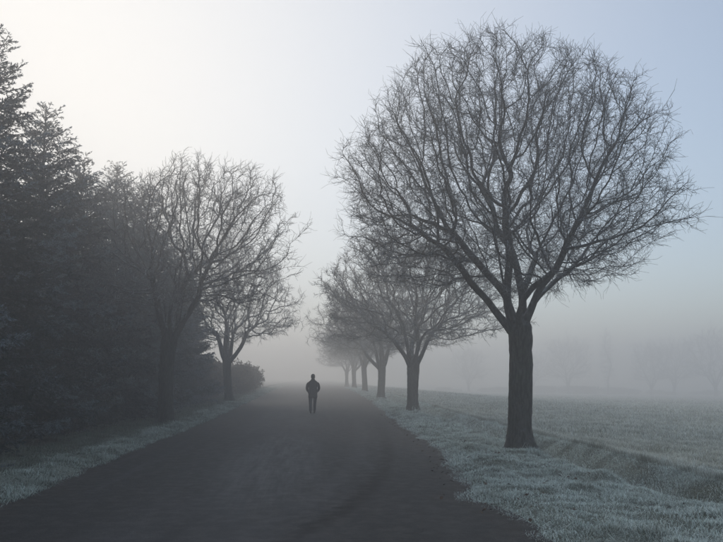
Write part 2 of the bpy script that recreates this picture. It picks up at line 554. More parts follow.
def grow(seed, height, spread, crown_c, fork, limbs, n_attr, step=0.13, infl=0.9, kill=0.23, lopsided=(0, 0), droop=0.035, jit=0.23, shift=0.0, lobe=1.0):
    """space colonisation. returns nodes, parents, limb ids"""
    r = np.random.default_rng(seed)
    nodes = [np.array([0, 0, fork - 0.6])]; par = [-1]; lid = [-1]
    for li, (az, inc, ln, curl) in enumerate(limbs):
        d = np.array([math.cos(az) * math.sin(inc), math.sin(az) * math.sin(inc), math.cos(inc)])
        d[2] += 0.9; d /= np.linalg.norm(d)
        p = np.array([0, 0, fork - 0.6]) + np.array([math.cos(az) * .11, math.sin(az) * .11, r.uniform(0.0, .2)]); prev = 0
        m = int(ln / step)
        for k in range(m):
            nodes.append(p.copy()); par.append(prev); lid.append(li); prev = len(nodes) - 1
            if k < 5: d = d + np.array([math.cos(az) * math.sin(inc), math.sin(az) * math.sin(inc), math.cos(inc)]) * 0.35
            d = d + np.array([0, 0, curl]) * step + r.normal(0, 0.10, 3)
            d /= np.linalg.norm(d)
            p = p + d * step
    top, bot = height - crown_c, crown_c - fork + 0.1
    U = r.normal(size=(n_attr * 6, 3)); U /= np.linalg.norm(U, axis=1)[:, None]
    rad = r.random(len(U)) ** (1 / 3.8)
    lobes = 1 + 0.16 * lobe * np.sin(U[:, 0] * 4.1 + seed) * np.cos(U[:, 1] * 3.7 + seed * 2) + 0.10 * lobe * np.sin(U[:, 2] * 6 + U[:, 0] * 5 + seed)
    lobes = lobes * (1 + 0.11 * np.maximum(0, np.sin(U[:, 0] * 13 + seed) * np.sin(U[:, 1] * 12 + 2) * 1.4 + np.sin(U[:, 2] * 15 + seed) * .8 - .35))
    A = U * (rad * lobes)[:, None]
    q = np.clip(-A[:, 2], 0, 1)
    flat = np.where(A[:, 2] < 0, 1 / np.maximum(0.35, np.sqrt(np.maximum(1 - q * q, 0))) * (1 - q ** 3.5) ** (1 / 3.5), 1.0)
    p_ = np.clip(A[:, 2], 0, 1)
    flat = np.where(A[:, 2] > 0, (1 - p_ ** 2.7) ** (1 / 2.7) / np.maximum(0.3, np.sqrt(1 - p_ * p_)), flat)
    A[:, 0] *= flat; A[:, 1] *= flat
    A = A * np.array([spread, spread, 1]); A[:, 2] *= np.where(A[:, 2] > 0, top, bot)
    A[:, 0] += shift + lopsided[0] * (A[:, 2] + bot) / (top + bot); A[:, 1] += lopsided[1] * (A[:, 2] + bot) / (top + bot)
    A[:, 2] += crown_c
    rho = np.hypot(A[:, 0], A[:, 1])
    A[:, 2] -= droop * rho ** 2
    gap = np.sin(A[:, 0] * 2.6 + seed) + np.sin(A[:, 1] * 2.9 + seed * 1.7) + np.sin(A[:, 2] * 2.7 + seed * .6) + 0.8 * np.sin(A[:, 0] * 5.1 - A[:, 2] * 4.3)
    A = A[(A[:, 2] > fork + 0.25 + 0.13 * rho) & ((gap > -0.8) | (r.random(len(A)) < .35))][:n_attr]
    N = np.array(nodes)
    D = np.linalg.norm(A[:, None] - N[None], axis=2)
    near = D.argmin(1); nd = D.min(1)
    alive = np.ones(len(A), bool)
    grown = {}
    for it in range(130):
        act = alive & (nd < (infl if it > 6 else 2.2))
        if not act.any():
            break
        ids = near[act]
        dirs = A[act] - N[ids]; dirs /= np.linalg.norm(dirs, axis=1)[:, None] + 1e-9
        acc = np.zeros((len(N), 3)); np.add.at(acc, ids, dirs)
        src = np.unique(ids)
        src = np.array([q for q in src if grown.get(q, 0) < 3])
        if not len(src): break
        d = acc[src]; d /= np.linalg.norm(d, axis=1)[:, None] + 1e-9
        d = d + r.normal(0, jit, d.shape) + np.array([0, 0, 0.05]); d /= np.linalg.norm(d, axis=1)[:, None]
        new = N[src] + d * step
        for q in src: grown[q] = grown.get(q, 0) + 1
        base = len(N)
        N = np.concatenate([N, new])
        par += [int(q) for q in src]; lid += [lid[q] for q in src]
        al = np.where(alive)[0]
        D = np.linalg.norm(A[al][:, None] - new[None], axis=2)
        mi = D.argmin(1); md = D.min(1)
        upd = md < nd[al]
        nd[al[upd]] = md[upd]; near[al[upd]] = base + mi[upd]
        alive &= nd > kill
    return N, np.array(par), np.array(lid)


def bare_tree(name, seed, height, spread, crown_c, fork, limbs, n_attr, trunk_r, lean=(0, 0), twig_mul=1.0, tw=0.0042, lopsided=(0, 0), tip_r=0.0065, max_twigs=11000, shift=0.0, lobe=1.0):
    r = np.random.default_rng(seed + 100)
    N, par, lid = grow(seed, height, spread, crown_c, fork, limbs, n_attr, lopsided=lopsided, shift=shift, lobe=lobe)
    n = len(N)
    kids = [[] for _ in range(n)]
    for i in range(1, n): kids[par[i]].append(i)
    ex = 2.12
    rp = np.zeros(n)
    order = np.arange(n)[::-1]              # children always come after their parent
    for i in order:
        if not kids[i]: rp[i] = tip_r ** ex
        rp[i] = max(rp[i], tip_r ** ex)
        if par[i] >= 0: rp[par[i]] += rp[i] * 1.0
    rad = rp ** (1 / ex)
    rad *= 1.0 if rad[0] <= trunk_r * 0.95 else 1.0
    sc = min(1.0, trunk_r * 0.92 / rad[0]) if rad[0] > trunk_r * .92 else min(1.25, trunk_r * .8 / rad[0])
    rad = np.maximum(tip_r * 0.6, rad * np.where(rad > 0.03, sc, 1 + (sc - 1) * rad / 0.03))
    lz = lambda P: P + np.stack([lean[0] * P[:, 2], lean[1] * P[:, 2], 0 * P[:, 2]], -1)
    root = bpy.data.objects.new(name, None); col.objects.link(root)
    # trunk with root flare, ridges and a swollen fork
    nz, ns = 34, 28
    z = np.concatenate([np.linspace(-0.35, 0.5, 10), np.linspace(0.6, fork - 0.08, nz - 10)])
    th = np.arange(ns) * 2 * np.pi / ns
    prof = trunk_r * (1.0 + 0.42 * np.exp(-np.clip(z, 0, 9) / 0.24) - 0.12 * np.clip(z / fork, 0, 1) + 0.14 * np.exp(-((z - fork + .45) / 0.35) ** 2))
    prof = prof * (1 - 0.62 * sstep(fork - 0.38, fork - .05, z))
    TH, ZZ = np.meshgrid(th, z)
    rid = 1 + 0.055 * np.sin(TH * 5 + seed + ZZ * .5) + 0.03 * np.sin(TH * 9 + 1.3 * ZZ + seed * 3) + 0.05 * np.sin(ZZ * 2.3 + TH * 2 + seed) + 0.22 * np.exp(-np.clip(ZZ, 0, 9) / .16) * np.sin(TH * 5 + seed) + 0.10 * np.exp(-((ZZ - 1.7) / .16) ** 2 - (np.sin((TH - 3.6) / 2) / .16) ** 2)
    rid = rid + 0.025 * r.normal(size=rid.shape)
    RR = prof[:, None] * rid
    bend = 0.05 * np.sin(ZZ * 1.3 + seed)
    V = np.stack([RR * np.cos(TH) + bend, RR * np.sin(TH), ZZ], -1).reshape(-1, 3)
    i = np.arange(len(z) * ns).reshape(len(z), ns); j = np.roll(i, -1, 1)
    F = np.stack([i[:-1], j[:-1], j[1:], i[1:]], -1).reshape(-1, 4)
    cap = i[-1][None, :]
    link('trunk', mesh_from('trunk', lz(V), [F, cap], M_TRUNK, True), root)
    # branch chains
    main = np.full(n, -1)
    for q in range(n):
        if kids[q]: main[q] = max(kids[q], key=lambda c: rad[c])
    starts = [(q, par[q]) for q in range(1, n) if par[q] == 0 or main[par[q]] != q]
    byl = {}
    tips = {}
    for q, p in starts:
        ch = [p] if p >= 0 else []
        k = q
        while k != -1:
            ch.append(k); k = main[k]
        pts = N[ch].copy(); rr = rad[ch].copy()
        if len(ch) > 1: rr[0] = min(rr[0], rr[1] * 1.2)
        if len(pts) > 4:                       # smooth, keep ends
            sm = pts.copy(); sm[1:-1] = .25 * pts[:-2] + .5 * pts[1:-1] + .25 * pts[2:]; pts = sm
        rr[-1] *= 0.6
        if p == 0 and len(rr) > 8: rr[:8] *= np.linspace(1.5, 1.0, 8)
        sides = 9 if rr[1] > .07 else (6 if rr[1] > 0.02 else 4)
        byl.setdefault(lid[q], []).append(tube(pts, rr, sides))
        T = np.gradient(pts, axis=0); T /= np.linalg.norm(T, axis=1)[:, None] + 1e-9
        thin = np.where(rr < 0.03)[0]
        for m in thin:
            if m == 0: continue
            tips.setdefault(lid[q], []).append((pts[m], T[m], m == len(pts) - 1))
    total = sum(len(v) for v in tips.values())
    cc = np.array([lopsided[0] * .4, lopsided[1] * .4, crown_c - 1.2])
    for li in sorted(byl):
        parts = byl[li]
        off = 0; VV = []; FF = []
        for v, f in parts:
            VV.append(v); FF.append(f + off); off += len(v)
        lo = link('limb', mesh_from('limb', lz(np.concatenate(VV)), np.concatenate(FF), M_LIMB, True), root)
        tl = tips.get(li)
        if not tl: continue
        B = np.array([t[0] for t in tl]); D = np.array([t[1] for t in tl]); end = np.array([t[2] for t in tl])
        rep = max(0.2, min(2.6 * twig_mul, max_twigs / max(total, 1)))
        cnt = np.floor(rep + r.random(len(B))).astype(int) + end
        ii = np.repeat(np.arange(len(B)), cnt)
        B = B[ii]; D = D[ii]; m = len(B)
        rv = r.normal(size=(m, 3)); rv -= D * (rv * D).sum(1)[:, None]; rv /= np.linalg.norm(rv, axis=1)[:, None] + 1e-9
        out = B - cc; out /= np.linalg.norm(out, axis=1)[:, None] + 1e-9
        d = D * 0.75 + rv * 0.75 + out * 0.45 + np.array([0, 0, 0.12]); d /= np.linalg.norm(d, axis=1)[:, None]
        ln = r.uniform(.12, .50, m) * (0.8 + .35 * r.random(m)) * np.where(r.random(m) < .10, 1.25, 1.0)
        K = 3
        P = [B]; dd = d
        for k in range(K):
            dd = dd + r.normal(0, 0.40, dd.shape) + np.array([0, 0, 0.03]); dd /= np.linalg.norm(dd, axis=1)[:, None]
            P.append(P[-1] + dd * (ln / K)[:, None])
        P = np.stack(P, 1)
        # side spurs: short forks from the middle of the twig
        sb = P[:, 1]; sdv = (P[:, 3] - P[:, 1]); sdv /= np.linalg.norm(sdv, axis=1)[:, None] + 1e-9
        rv = r.normal(size=(m, 3)); sdv = sdv * .8 + rv * .45; sdv /= np.linalg.norm(sdv, axis=1)[:, None]
        sl = ln * r.uniform(.25, .5, m)
        S = np.stack([sb, sb + sdv * sl[:, None]], 1)

        def prism(P, r0, r1):
            m, kk, _ = P.shape
            T = np.gradient(P, axis=1); T /= np.linalg.norm(T, axis=2)[..., None] + 1e-9
            ref = np.tile(np.array([0.31, 0.52, 0.79]), (m, kk, 1))
            A = np.cross(T, ref); A /= np.linalg.norm(A, axis=2)[..., None] + 1e-9
            Bv = np.cross(T, A)
            rr = np.linspace(r0, r1, kk)[None, :, None]
            ring = [P + (A * math.cos(t) + Bv * math.sin(t)) * rr for t in (0, 2.094, 4.189)]
            V = np.stack(ring, 2).reshape(-1, 3)
            base = (np.arange(m) * kk * 3)[:, None, None, None]
            a = np.arange(kk - 1)[None, :, None] * 3
            s0 = np.arange(2)[None, None, :]; s1 = s0 + 1     # an open sliver: the third side would be sub-pixel
            F = np.stack([a + s0, a + s1, a + 3 + s1, a + 3 + s0], -1) + base
            return V, F.reshape(-1, 4)
        V1, F1 = prism(P, tw, tw * .62); V2, F2 = prism(S, tw * .75, tw * .5)
        to = link('twigs', mesh_from('twigs', lz(np.concatenate([V1, V2])), np.concatenate([F1, F2 + len(V1)]), M_TWIG, True), lo); to['kind'] = 'stuff'
    return root


def limbset(n, seed, inc=(0.25, 0.95), ln=(1.6, 2.6), first=0.0):
    r = random.Random(seed)
    out = []
    for i in range(n):
        az = first + i * 2.399 + r.uniform(-.25, .25)
        ic = inc[0] + (inc[1] - inc[0]) * ((i + 0.5) / n)
        out.append((az, ic, r.uniform(*ln), 0.10 + 0.18 * ic))
    return out


def th(o, x, y, rz=0.0, s=1.0):
    o.location = (x, y, float(terrain_h(x, y)) - 0.02)
    o.rotation_euler = (0, 0, rz); o.scale = (s, s, s)
    return o


ROW_R = 'bare trees along the field ditch'
# the big tree: limbs placed as in the photograph (azimuth 0 = picture right)
big_limbs = [(3.05, 0.86, 2.6, 0.16), (0.10, 0.62, 2.4, 0.10), (2.75, 0.42, 2.6, 0.10), (0.6, 0.22, 2.8, 0.02), (1.6, 0.75, 2.2, 0.2), (4.6, 0.80, 2.3, 0.2), (3.6, 0.18, 2.7, 0.05), (5.6, 0.50, 2.4, 0.12), (2.2, 0.15, 2.9, 0.0), (1.0, 0.40, 2.5, 0.1)]
t1 = bare_tree('bare_tree', 11, 9.35, 3.55, 6.2, 3.1, big_limbs, 8200, 0.265, (-0.006, 0), 1.5, 0.0035, lopsided=(0.35, 0), shift=-0.50, lobe=0.5, tip_r=0.0052, max_twigs=40000)
tag(t1, 'large bare tree with broad frosted twiggy dome on the lip of the ditch', 'tree', ROW_R)
th(t1, 4.62, 16.2)

t2 = bare_tree('bare_tree', 23, 8.2, 3.9, 5.3, 2.5, limbset(7, 5, (0.2, 0.9), (1.5, 2.3), 2.9), 4200, 0.255, (-0.02, 0), 1.0, 0.0066, tip_r=0.008, max_twigs=12000)
tag(t2, 'bare tree with bent pale-misted trunk, second in the row beside the ditch', 'tree', ROW_R)
th(t2, 4.7, 34.2, 0, 1.06)
t3 = bare_tree('bare_tree', 37, 9.4, 4.3, 5.9, 2.6, limbset(7, 8, (0.2, 0.95), (1.6, 2.5), 0.4), 3200, 0.26, (0.015, 0), 1.0, 0.008, tip_r=0.009, max_twigs=8500)
t4 = t3
tag(t3, 'hazy bare tree, third in the row beside the ditch', 'tree', ROW_R)
th(t3, 4.75, 51.5, 0.6)
for yy, rz, s, src, nth in ((68.5, 2.4, 1.0, t2, 'fourth'), (86.0, 4.2, 1.02, t3, 'fifth'), (104.0, 1.2, 1.0, t2, 'sixth')):
    c = copy_tree(src)
    th(c, 4.8, yy, rz, s)
    c.scale = (s * (0.94 + .05 * math.sin(yy)), s * .95, s * (1.0 + .08 * math.cos(yy))); c.rotation_euler = (R(2.5 * math.sin(yy * 3)), R(2.5 * math.cos(yy * 2)), rz)
    c['label'] = 'bare tree dissolving in the fog, %s in the row beside the ditch' % nth

ROW_L = 'bare trees between the road and the spruces'
tl = bare_tree('bare_tree', 52, 9.2, 3.2, 6.0, 3.4, limbset(7, 12, (0.15, 0.85), (1.8, 2.8), 0.2), 4600, 0.25, (0.05, 0), 1.0, 0.0058, lopsided=(0.35, 0), tip_r=0.0075, max_twigs=12000)
tag(tl, 'dim bare tree with leaning trunk in front of the tall spruces', 'tree', ROW_L)
th(tl, -5.05, 25.6)
c = copy_tree(t3); th(c, -5.15, 46.0, 3.9, 0.95); c.scale = (0.92, 0.95, 1.12); c.rotation_euler = (0, R(4), 3.9)
c['group'] = ROW_L; c['label'] = 'misty bare tree at the far end of the spruces, by the brown hedge'


# ------------------------------------------------------------------ spruces
def spruce(name, seed, height, radius, needle_step=0.030, nlen=0.066):
    r = np.random.default_rng(seed)
    root = bpy.data.objects.new(name, None); col.objects.link(root)
    nz = 14
    z = np.linspace(-0.3, height - .15, nz)
    pts = np.stack([0.04 * np.sin(z * .8 + seed), 0.04 * np.cos(z * .7), z], -1)
    tv, tf = tube(pts, np.maximum(.012, 0.17 * (1 - z / height) + .01), 9)
    sv = [tv]; sf = [tf]; so = len(tv)
    tw_b = []; tw_d = []; tw_l = []; tw_f = []          # all needle-bearing shoots
    zz = 0.35
    while zz < height - 0.12:
        f = zz / height
        L = radius * (1 - f) ** 0.72 * (0.6 + .4 * min(1, (f + .05) * 6)) * 1.0 + 0.10
        nb = int(r.integers(5, 8)) if f < .9 else int(r.integers(4, 6))
        a0 = r.random() * 6.28
        zj = r.uniform(-.1, .1, nb)
        for b in range(nb):
            az = a0 + b * 6.283 / nb + r.normal(0, .22)
            l = L * r.uniform(.55, 1.16)
            up = -0.12 + 0.85 * f ** 1.2 + r.normal(0, .13)     # ascending at the top, level or drooping below
            K = 7
            s = np.linspace(0, 1, K)
            hx = s * l
            hz = up * hx - 0.28 * l * s * s * (1 - f) * .8 + 0.22 * l * s ** 4 * (1 - f)
            side = r.normal(0, .05) * l * s * s
            ca, sa = math.cos(az), math.sin(az)
            bp = np.stack([hx * ca - side * sa, hx * sa + side * ca, zz + r.uniform(-.08, .08) + hz], -1)
            v, fq = tube(bp, np.linspace(.012 + .010 * l, .004, K), 4)
            sv.append(v); sf.append(fq + so); so += len(v)
            # shoots
            ns = max(4, int(l / 0.07))
            sp = np.linspace(.12, 1, ns) + r.normal(0, .01, ns); sp = np.clip(sp, .05, 1)
            B = np.stack([np.interp(sp, s, bp[:, k]) for k in range(3)], -1)
            tdir = np.stack([np.interp(sp, s, np.gradient(bp[:, k])) for k in range(3)], -1); tdir /= np.linalg.norm(tdir, axis=1)[:, None]
            lat = np.cross(tdir, [0, 0, 1.0]); lat /= np.linalg.norm(lat, axis=1)[:, None] + 1e-9
            sgn = np.where(np.arange(ns) % 2 == 0, 1, -1)[:, None]
            dr = tdir * r.uniform(.5, .9, (ns, 1)) + lat * sgn * r.uniform(.5, .9, (ns, 1)) + np.stack([0 * sp, 0 * sp, r.normal(-.35 * (1 - f), .28, ns)], -1)
            dr /= np.linalg.norm(dr, axis=1)[:, None]
            sl = (0.10 + 0.36 * l * (1 - sp) ** .6 * (sp + .15)) * r.uniform(.7, 1.2, ns)
            sl = np.clip(sl, .09, .62)
            bf = r.random()
            tw_b.append(B); tw_d.append(dr); tw_l.append(sl); tw_f.append(np.clip((sp ** 2) * (.35 + .9 * bf) * r.uniform(.3, 1.2, ns), 0, 1))
            # second-order shoots on the longer ones
            big = sl > .20
            tw_f_last = tw_f[-1]
            if big.any():
                for q in (.4, .65, .85):
                    b2 = B[big] + dr[big] * (sl[big] * q)[:, None]
                    d2 = dr[big] * .8 + tdir[big] * .6 * r.choice([-1, 1], (big.sum(), 1)) + r.normal(0, .22, (big.sum(), 3)) + np.array([0, 0, -.15])
                    d2 /= np.linalg.norm(d2, axis=1)[:, None]
                    tw_b.append(b2); tw_d.append(d2); tw_l.append(sl[big] * .42 * r.uniform(.7, 1.2, big.sum())); tw_f.append(tw_f_last[big] * r.uniform(.5, 1.1, big.sum()))
            tw_b.append(bp[-2:-1]); tw_d.append(((bp[-1] - bp[-2]) / np.linalg.norm(bp[-1] - bp[-2]))[None]); tw_l.append(np.array([np.linalg.norm(bp[-1] - bp[-2]) + .08])); tw_f.append(np.array([.9 * bf + .1]))
        zz += r.uniform(.15, .24)
    # leader
    tw_b.append(np.array([[pts[-1, 0], pts[-1, 1], height - .55]])); tw_d.append(np.array([[0, 0, 1.0]])); tw_l.append(np.array([.6])); tw_f.append(np.array([.3]))
    B = np.concatenate(tw_b); D = np.concatenate(tw_d); Ls = np.concatenate(tw_l); Fs = np.concatenate(tw_f)
    cnt = np.maximum(3, (Ls / needle_step).astype(int)) * 2
    ii = np.repeat(np.arange(len(B)), cnt)
    m = len(ii)
    t = r.random(m)
    base = B[ii] + D[ii] * (Ls[ii] * t)[:, None]
    base[:, 2] -= 0.10 * Ls[ii] * t * t
    rv = r.normal(size=(m, 3)); rv -= D[ii] * (rv * D[ii]).sum(1)[:, None]; rv /= np.linalg.norm(rv, axis=1)[:, None] + 1e-9
    nd = D[ii] * r.uniform(.5, 1.0, (m, 1)) + rv * r.uniform(.45, .9, (m, 1)); nd /= np.linalg.norm(nd, axis=1)[:, None]
    wv = np.cross(nd, D[ii] + .3 * rv); wv /= np.linalg.norm(wv, axis=1)[:, None] + 1e-9
    nl = nlen * r.uniform(.7, 1.3, m)
    wd = nl * .20
    V = np.stack([base - wv * wd[:, None], base + wv * wd[:, None], base + nd * nl[:, None]], 1).reshape(-1, 3)
    F = np.arange(m * 3).reshape(-1, 3)
    tip = np.tile([0.0, 0.0, 1.0], m); rnd = np.repeat(np.clip(r.random(m) * .6 + (r.random(len(B)) * .4)[ii], 0, 1), 3)
    link('trunk', mesh_from('trunk', np.concatenate(sv), np.concatenate(sf), M_SPRUCE_BARK, True), root)
    cr = link('crown', mesh_from('crown', V, F, M_NEEDLE, False, {'tip': tip, 'rnd': rnd, 'frost': np.repeat(Fs[ii], 3)}), root); cr['kind'] = 'stuff'
    print('spruce', m)
    return root


GS = 'spruces lining the left of the road'
sA = spruce('spruce_tree', 1, 10.9, 3.0)
sB = spruce('spruce_tree', 2, 10.3, 3.3)
sC = spruce('spruce_tree', 3, 8.9, 3.2, 0.05, 0.085)
specs = [  # x, y, rz, scale, source, label
    (-8.5, 18.6, 0.3, 1.00, sA, 'tallest dark frosted spruce of the roadside row, its tip bare against the sky'),
    (-8.5, 22.8, 1.1, 1.00, sB, 'wide frosted spruce beside the tallest spruce'),
    (-8.3, 13.6, 2.0, 1.02, sC, 'broad low boughed spruce overhanging the verge ahead of the tallest spruce'),
    (-8.7, 27.2, 4.0, 1.12, sC, 'spruce directly behind the leaning bare tree'),
    (-8.6, 31.5, 2.6, 1.02, sA, 'pointed spruce showing above the leaning bare tree'),
    (-8.6, 36.0, 5.1, 1.10, sB, 'misty spruce past the leaning bare tree'),
    (-8.7, 41.0, 0.9, 1.16, sC, 'hazy spruce before the far bare tree'),
    (-8.4, 46.0, 3.3, 0.85, sB, 'faint spruce behind the far bare tree'),
    (-8.6, 9.0, 0.7, 1.0, sB, 'first unseen spruce before the broad low boughed one along the verge'),  # this and the next two continue the row out of view, added for shade
    (-8.5, 4.6, 2.9, 0.97, sA, 'second unseen spruce before the broad low boughed one'),
    (-8.7, 0.2, 4.4, 1.0, sC, 'third unseen spruce before the broad low boughed one'),
    (-8.2, 51.5, 1.9, 0.62, sA, 'small faint spruce next to the brown hedge'),
]
for i, (x, y, rz, s, src, lab) in enumerate(specs):
    o = src if (i in (0, 1, 2)) else copy_tree(src)
    th(o, x, y, rz, s)
    tag(o, lab, 'spruce', GS)
for i, (x, y, rz, s, src) in enumerate([(-12.4, 20.5, 1, 0.97, sB), (-12.8, 25.5, 2, 0.95, sC), (-12.2, 16.0, 2.5, 1.0, sA), (-12.4, 11.5, 1.5, .98, sB), (-12.6, 30.5, 3, 0.93, sA), (-12.8, 36.5, 4, 0.93, sB), (-13.0, 44, 5, 0.9, sC)]):
    o = copy_tree(src); th(o, x, y, rz, s)
    tag(o, 'dark spruce in the second rank behind the roadside spruces', 'spruce', 'second rank of spruces')


# ------------------------------------------------------------------ shrubs, hedge
M_HEDGE = plain_mat('hedge_leaf', (0.085, 0.058, 0.045), 0.85, 0.5, 6)
M_SHRUB = plain_mat('shrub_leaf', (0.05, 0.055, 0.042), 0.85, 0.4, 4)


def shrub(name, seed, sx, sy, h, mat, nleaf, nst=26, ls=0.06):
    r = np.random.default_rng(seed)
    root = bpy.data.objects.new(name, None); col.objects.link(root)
    VV = []; FF = []; off = 0; ends = []
    for k in range(nst):
        b = np.array([r.uniform(-.6, .6) * sx, r.uniform(-.6, .6) * sy, -.1])
        d = np.array([r.normal(0, .35), r.normal(0, .35), 1.0]); P = [b]
        for q in range(6):
            d = d + r.normal(0, .18, 3); d /= np.linalg.norm(d)
            P.append(P[-1] + d * h * r.uniform(.13, .18))
        v, f = tube(np.array(P), np.linspace(.022, .005, 7), 4); VV.append(v); FF.append(f + off); off += len(v); ends += P[1:]
    link('stems', mesh_from('stems', np.concatenate(VV), np.concatenate(FF), M_LIMB, True), root)['kind'] = 'stuff'
    U = r.normal(size=(nleaf, 3)); U /= np.linalg.norm(U, axis=1)[:, None]
    rad = (r.random(nleaf) ** .4) * (1 + .22 * np.sin(U[:, 0] * 5 + seed) * np.cos(U[:, 2] * 4 + U[:, 1] * 5) + .12 * np.sin(U[:, 1] * 11 + U[:, 2] * 9))
    C = U * rad[:, None] * np.array([sx, sy, h * .5]); C[:, 2] += h * .52
    C = C[C[:, 2] > 0.02]; m = len(C)
    a = r.normal(size=(m, 3)); a /= np.linalg.norm(a, axis=1)[:, None]
    b = np.cross(a, r.normal(size=(m, 3))); b /= np.linalg.norm(b, axis=1)[:, None]
    l = (ls * r.uniform(.6, 1.4, m))[:, None]
    V = np.stack([C - a * l, C + b * l * .5, C + a * l, C - b * l * .5], 1).reshape(-1, 3)
    fo = link('foliage', mesh_from('foliage', V, np.arange(m * 4).reshape(-1, 4), mat), root); fo['kind'] = 'stuff'
    return root


h1 = shrub('hedge', 5, 1.3, 1.6, 2.5, M_HEDGE, 9000, 30, .085)
th(h1, -5.9, 58.0); tag(h1, 'brown leaved hedge bush glimpsed in fog past the far spruce', 'hedge', 'brown hedge bushes')
c = copy_tree(h1); th(c, -5.7, 63.0, 2.0, 0.95); c['label'] = 'fainter brown hedge bush further along the road edge'
c = copy_tree(h1); th(c, -7.6, 56.0, 4.0, 1.15); c['label'] = 'taller brown hedge bush set back against the small spruce'

# undergrowth along the foot of the spruces
ub = shrub('bush', 9, .9, .8, 1.0, M_SHRUB, 3500, 18, .05)
UG = 'low bushes at the foot of the spruces'
for i, (x, y, rz, s) in enumerate([(-7.0, 15.2, 0, 1.0), (-6.9, 20.6, 1, .9), (-7.1, 24.6, 2, 1.1), (-7.0, 29.0, 3, 1.0), (-6.9, 34.0, 4, 1.1), (-7.0, 39.0, 5, 1.0)]):
    o = ub if i == 0 else copy_tree(ub)
    th(o, x, y, rz, s); tag(o, 'low dark bush at the foot of the spruces', 'bush', UG)

# ------------------------------------------------------------------ far trees across the field
far = bare_tree('bare_tree', 71, 7.5, 2.6, 4.5, 1.5, limbset(7, 31, (0.1, 0.8), (1.2, 2.0), 1.0), 1300, 0.17, (0, 0), 1.0, 0.009, tip_r=0.009, max_twigs=4000, lobe=2.2)
GF = 'faint trees beyond the field'
pole = bare_tree('bare_tree', 83, 8.2, 0.75, 5.0, 1.3, [(0.3, .02, 6.0, 0.3), (2.4, .3, .8, .4), (4.4, .3, .8, .4)], 420, 0.11, (0.01, 0), 1.0, 0.008, tip_r=0.009, max_twigs=1500)


def px_ground(px, d):
    """lateral position of a picture column at road distance d"""
    return (px - 313) / 738.0 * d


first = True
for px, d, s, rz, src, lab in [(573, 205, 1.02, 0.4, far, 'faint round crowned tree standing alone at the far field edge'),
                               (614, 205, 1.08, 0.0, pole, 'thin pole-like tree between the rounded trees across the field'),
                               (660, 205, .95, 2.0, far, 'faint tree just past the pole-like tree across the field'),
                               (684, 210, 1.06, 3.4, far, 'faint tree whose crown merges with its neighbour across the field'),
                               (728, 190, 1.13, 5.0, far, 'tallest misty tree across the field'),
                               (536, 215, .78, 4.4, far, 'small ghostly tree seen past the big trunk across the field'),
                               (470, 220, .85, 1.4, far, 'barely visible tree across the field between the first two ditch trees')]:
    if src is far: o = far if first else copy_tree(far); first = False
    else: o = pole
    x = px_ground(px, d)
    th(o, x, d, rz, s * 2.12); tag(o, lab, 'tree', GF)
fb = shrub('bush', 14, 3.2, 1.6, 1.5, M_SHRUB, 2600, 16, .16)
k = 0
for px in range(440, 760, 22):
    o = fb if k == 0 else copy_tree(fb)
    d = 212 + 8 * math.sin(px)
    th(o, px_ground(px + 5 * math.cos(px * 3), d), d, 0.3 * math.sin(px), 0.5 + 1.0 * abs(math.sin(px * 1.7)))
    tag(o, 'dim low bush in the hedgerow at the far edge of the field', 'bush', 'far hedgerow bushes'); k += 1

# ------------------------------------------------------------------ person walking away
M_COAT = plain_mat('dark_coat', (0.018, 0.019, 0.022), 0.85, 0.3, 20, 0.3)
M_TROUSER = plain_mat('dark_trousers', (0.022, 0.024, 0.030), 0.85, 0.3, 20, 0.3)
M_SHOE = plain_mat('black_shoe', (0.012, 0.012, 0.012), 0.5)
M_SKIN = plain_mat('skin', (0.42, 0.27, 0.20), 0.6, 0.08)
M_HAT = plain_mat('dark_knit_cap', (0.016, 0.016, 0.018), 0.95, 0.4, 60, 0.4)


def skinned(name, verts, edges, radii, mat, root=0, sub=2, parent=None):
    me = bpy.data.meshes.new('tmp')
    me.from_pydata(verts, edges, [])
    o = bpy.data.objects.new('tmp', me); col.objects.link(o)
    sk = o.modifiers.new('s', 'SKIN'); sk.use_smooth_shade = True
    sb = o.modifiers.new('d', 'SUBSURF'); sb.levels = sub
    for i, q in enumerate(me.skin_vertices[0].data):
        rr = radii[i]
        q.radius = rr if isinstance(rr, tuple) else (rr, rr)
        q.use_root = i == root
    dg = bpy.context.evaluated_depsgraph_get()
    res = bpy.data.meshes.new_from_object(o.evaluated_get(dg))
    res.name = name
    res.materials.clear(); res.materials.append(mat)
    bpy.data.objects.remove(o); bpy.data.meshes.remove(me)
    res.polygons.foreach_set('use_smooth', np.ones(len(res.polygons), bool))
    return link(name, res, parent)


def loft(name, rings, mat, parent, sides=20, caps=True):
    """rings: (cx, cy, z, rx, ry)"""
    th_ = np.arange(sides) * 2 * np.pi / sides
    V = np.concatenate([np.stack([c[0] + c[3] * np.cos(th_), c[1] + c[4] * np.sin(th_), np.full(sides, c[2])], -1) for c in rings])
    i = np.arange(len(rings) * sides).reshape(len(rings), sides); j = np.roll(i, -1, 1)
    F = np.stack([i[:-1], j[:-1], j[1:], i[1:]], -1).reshape(-1, 4)
    Fs = [F]
    if caps: Fs += [i[:1, ::-1].copy(), i[-1:].copy()]
    me = mesh_from(name, V, Fs, mat, True)
    return link(name, me, parent)


per = bpy.data.objects.new('person', None); col.objects.link(per)
